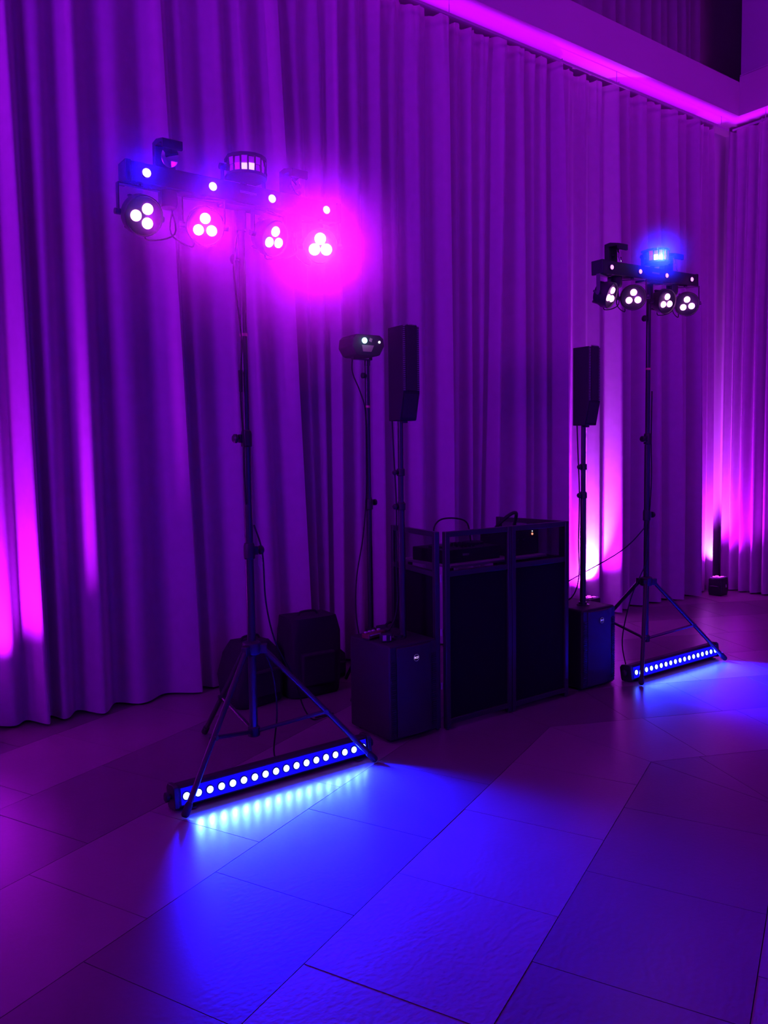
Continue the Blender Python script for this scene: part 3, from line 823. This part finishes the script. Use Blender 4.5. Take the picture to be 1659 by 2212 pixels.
point_light('laser_glow', (LP[0] - 0.075, LP[1] - 0.115, 2.235), 0.05, (0.2, 1.0, 0.9), 0.012)


# ------------------------------------------------------------------ bags and cases
def soft_case(name, loc, rotz, label, cat, w_, d_, h_, taper, round_, sub=2):
    t = thing(name, label, cat, loc, rotz)
    rings = []
    for k, z in enumerate((0.0, 0.03, 0.2, 0.5, 0.8, 0.94, 1.0)):
        s = 1.0 - taper * z ** 2
        if z > 0.75: s *= 1.0 - round_ * (z - 0.75) * 4
        if z == 0.0: s *= 0.94
        bulge = 1.0 + 0.05 * math.sin(math.pi * z)
        ring = []
        N = 20
        for j in range(N):
            a = 2 * math.pi * j / N
            ca, sa = math.cos(a), math.sin(a)
            ex = 0.35
            x = math.copysign(abs(ca) ** ex, ca) * w_ / 2 * s * bulge
            y = math.copysign(abs(sa) ** ex, sa) * d_ / 2 * s * bulge
            x += 0.012 * math.sin(3 * a + z * 5); y += 0.010 * math.sin(4 * a - z * 7)
            ring.append(Vector((x, y, z * h_)))
        rings.append(ring)
    MB().loft(rings).build('body', bag_m, t, smooth=60)
    hd = MB().tube([(-0.07, 0, h_ - 0.012), (-0.05, 0, h_ + 0.022), (0.05, 0, h_ + 0.022), (0.07, 0, h_ - 0.012)], 0.007)
    hd.build('handle', bag_m, t)
    zz = 0.62 * h_
    pk = MB().box((0, -d_ / 2 - 0.006, 0.36 * h_), (w_ * 0.66, 0.045, h_ * 0.42))
    pk.build('pocket', bag_m, t, bevel=0.014, seg=3)
    z_ = MB().box((0, -d_ / 2 - 0.030, 0.535 * h_), (w_ * 0.56, 0.004, 0.008)); z_.build('zip', rubber, t)
    return t


soft_case('backpack', (2.27, 4.50, 0), R(8), 'rounded black backpack slumped on the floor behind the left tripod', 'bag', 0.34, 0.28, 0.39, 0.16, 0.32)
soft_case('equipment_bag', (2.655, 4.44, 0), R(-4), 'tall square black equipment bag against the curtain behind the left tripod', 'bag', 0.36, 0.25, 0.505, 0.06, 0.02)
soft_case('cable_bag', (2.95, 4.64, 0), R(10), 'low black cable bag on the floor beside the tall bag', 'bag', 0.20, 0.13, 0.20, 0.2, 0.3)
soft_case('stand_bag', (3.02, 4.00, 0), R(5), 'black bag standing behind the left subwoofer below the laser projector', 'bag', 0.20, 0.17, 0.455, 0.05, 0.10)
tag(MB().box((3.02, 4.32, 0.006), (0.09, 0.05, 0.010), Matrix.Rotation(R(25), 3, 'Z')).build('paper_scrap', pale_m, None, bevel=0.002), 'small pale scrap of paper on the floor left of the subwoofer', 'paper')
# hard case with a raised grip right of the right subwoofer
hc = thing('hard_case', 'black hard case with a raised grip beside the right subwoofer', 'case', (4.47, 3.66, 0))
MB().box((0, 0, 0.125), (0.23, 0.26, 0.238)).build('body', plastic_blk, hc, bevel=0.012, seg=3)
MB().box((-0.01, 0, 0.262), (0.16, 0.24, 0.030)).build('lid', matt_blk, hc, bevel=0.006)
MB().tube([(-0.06, -0.02, 0.27), (-0.06, -0.02, 0.40), (-0.03, -0.02, 0.445), (0.0, -0.02, 0.43), (0.06, -0.02, 0.37), (0.062, -0.02, 0.27)], 0.018, 10).build('grip', rubber, hc)
for x in (-0.07, 0.07):
    for y in (-0.09, 0.09):
        MB().cyl((x, y, 0), (x, y, 0.010), 0.014, n=10).build('foot', rubber, hc)

# ------------------------------------------------------------------ small gadgets on the left subwoofer
g1 = thing('remote_controller', 'red gadget with pale tabs lying on the left subwoofer', 'gadget', (2.545, 3.555, 0.525), R(12))
MB().box((0, 0, 0.020), (0.135, 0.055, 0.026)).build('body', red_m, g1, bevel=0.004)
for i in range(4):
    MB().box((-0.05 + i * 0.03 + (0.012 if i == 3 else 0), 0.012, 0.037), (0.018, 0.014, 0.009)).build('tab', pale_m, g1, bevel=0.002)
MB().box((-0.015, -0.0285, 0.026), (0.085, 0.002, 0.006)).build('stripe', pale_m, g1, smooth=0)
for x in (-0.05, 0.05):
    MB().box((x, 0, 0.004), (0.02, 0.045, 0.008)).build('foot', rubber, g1)
g2 = thing('power_adapter', 'small black adapter with a white label on the left subwoofer', 'adapter', (2.545, 3.445, 0.525), R(-20))
MB().box((0, 0, 0.021), (0.060, 0.040, 0.042)).build('body', plastic_blk, g2, bevel=0.004)
MB().box((-0.012, -0.0205, 0.023), (0.020, 0.0015, 0.030)).build('label_plate', pale_m, g2, smooth=0)
MB().box((0.022, -0.0205, 0.020), (0.005, 0.0015, 0.026)).build('stripe', pale_m, g2, smooth=0)
MB().tube([(0.03, 0, 0.012), (0.05, 0.01, 0.008), (0.05, 0.03, 0.006), (0.02, 0.035, 0.006)], 0.003).build('lead', rubber, g2)

# ------------------------------------------------------------------ cables
def cable(pts, label, r=0.0042):
    return tag(MB().tube(pts, r).build('cable', rubber), label, 'cable')


x, y = LS[0], LS[1]
cable([(x - 0.030, y - 0.02, 2.58), (x - 0.055, y - 0.025, 2.40), (x - 0.030, y - 0.022, 2.15), (x - 0.020, y - 0.018, 2.05), (x - 0.034, y - 0.022, 1.90), (x - 0.034, y - 0.022, 1.75), (x - 0.030, y - 0.03, 1.60), (x - 0.028, y - 0.024, 1.45), (x - 0.022, y - 0.022, 1.30)],
      'black cable running down the upper pole of the left tripod')
cable([(x + 0.020, y - 0.016, 1.20), (x + 0.060, y - 0.02, 1.06), (x + 0.11, y + 0.05, 0.80), (x + 0.22, y + 0.16, 0.56), (x + 0.40, y + 0.30, 0.32), (x + 0.52, y + 0.40, 0.10), (x + 0.60, y + 0.42, 0.006), (x + 0.75, y + 0.45, 0.005), (2.40, 3.95, 0.005)],
      'black cable slanting from the left tripod collar down to the bags')
cable([(x + 0.06, y + 0.02, 0.60), (x + 0.11, y + 0.00, 0.46), (x + 0.13, y + 0.0, 0.25), (x + 0.12, y + 0.02, 0.03), (x + 0.16, y - 0.05, 0.005), (x + 0.30, y - 0.06, 0.005), (x + 0.45, y + 0.02, 0.005), (x + 0.60, y + 0.00, 0.005), (x + 0.66, y - 0.06, 0.005)],
      'black cable looping on the floor under the left tripod')
cn = MB().cyl((x - 0.034, y - 0.022, 1.935), (x - 0.034, y - 0.022, 1.835), 0.0105, 0.0075, n=12)
tag(cn.build('cable_connector', rubber), 'black plug joint in the cable on the left tripod pole', 'plug')
x, y = RS[0], RS[1]
cable([(x - 0.02, y - 0.02, 1.01), (x - 0.12, y + 0.12, 0.82), (x - 0.30, y + 0.45, 0.58), (x - 0.25, y + 0.85, 0.36), (x + 0.15, y + 1.10, 0.22), (x + 0.90, y + 1.20, 0.21)],
      'black cable stretched from the right tripod back to the uplight')
cable([(x + 0.02, y - 0.02, 1.95), (x + 0.030, y - 0.01, 1.60), (x + 0.024, y - 0.02, 1.35), (x + 0.0, y - 0.024, 1.10), (x - 0.024, y - 0.02, 0.90), (x - 0.04, y - 0.03, 0.75), (x - 0.14, y + 0.02, 0.50), (x - 0.20, y + 0.05, 0.20), (x - 0.22, y + 0.0, 0.006), (x - 0.3, y - 0.05, 0.005)],
      'black cable running down the pole of the right tripod')
for P, lab in ((PL, 'left'), (PR, 'right')):
    cable([(P[0] - 0.040, P[1] + 0.02, 1.712), (P[0] - 0.034, P[1] + 0.015, 1.50), (P[0] - 0.026, P[1] + 0.01, 1.25), (P[0] - 0.030, P[1] + 0.012, 0.95), (P[0] - 0.028, P[1] + 0.012, 0.70), (P[0] - 0.045, P[1] + 0.07, 0.56), (P[0] - 0.06, P[1] + 0.22, 0.531)],
          'thin black lead beside the %s column speaker pole' % lab)
x, y = LP[0], LP[1]
cable([(x - 0.075, y + 0.05, 2.15), (x - 0.085, y + 0.04, 2.05), (x - 0.05, y + 0.01, 1.93), (x - 0.022, y - 0.005, 1.80), (x - 0.024, y - 0.01, 1.50), (x - 0.03, y - 0.01, 1.25), (x - 0.06, y - 0.01, 1.00), (x - 0.12, y - 0.02, 0.75), (x - 0.14, y - 0.04, 0.5), (x - 0.13, y - 0.1, 0.25), (x - 0.15, y - 0.15, 0.006), (x - 0.22, y - 0.25, 0.005)],
      'black cable drooping from the laser projector down behind the subwoofer')

# ------------------------------------------------------------------ thin haze volumes added round the light bars, partly in place of lens bloom
def haze(loc, rad, dens, label):
    bm_ = bpy.data.meshes.new('bloom_haze')
    rings = MB()
    prof = [(max(0.001, math.sin(math.pi * k / 12)), 1 - math.cos(math.pi * k / 12)) for k in range(13)]
    rings.lathe((0, 0, -1), (0, 0, 1), prof, 24)
    m = bpy.data.materials.new('bloom_haze'); m.use_nodes = True
    nt = m.node_tree; n = nt.nodes; n.remove(n['Principled BSDF'])
    vs = n.new('ShaderNodeVolumeScatter'); vs.inputs['Anisotropy'].default_value = 0.72; vs.inputs['Color'].default_value = (1, 1, 1, 1)
    tc = n.new('ShaderNodeTexCoord'); ln = n.new('ShaderNodeVectorMath'); ln.operation = 'LENGTH'
    nt.links.new(tc.outputs['Object'], ln.inputs[0])
    mr = n.new('ShaderNodeMapRange'); mr.interpolation_type = 'SMOOTHSTEP'
    mr.inputs['From Min'].default_value = 1.0; mr.inputs['From Max'].default_value = 0.1
    mr.inputs['To Min'].default_value = 0.0; mr.inputs['To Max'].default_value = dens
    nt.links.new(ln.outputs['Value'], mr.inputs['Value']); nt.links.new(mr.outputs['Result'], vs.inputs['Density'])
    nt.links.new(vs.outputs[0], n['Material Output'].inputs['Volume'])
    o = rings.build('bloom_haze', m, smooth=180)
    o.location = loc; o.scale = rad
    o['kind'] = 'stuff'
    return tag(o, label, 'haze')


haze((2.0, 3.35, 2.45), (2.1, 0.9, 1.35), 0.085, 'thin haze added around the left light bar, partly for its magenta lamp bloom')
haze((4.70, 3.28, 2.82), (0.6, 0.6, 0.6), 0.07, 'thin haze added around the right light bar, partly for its blue lamp bloom')
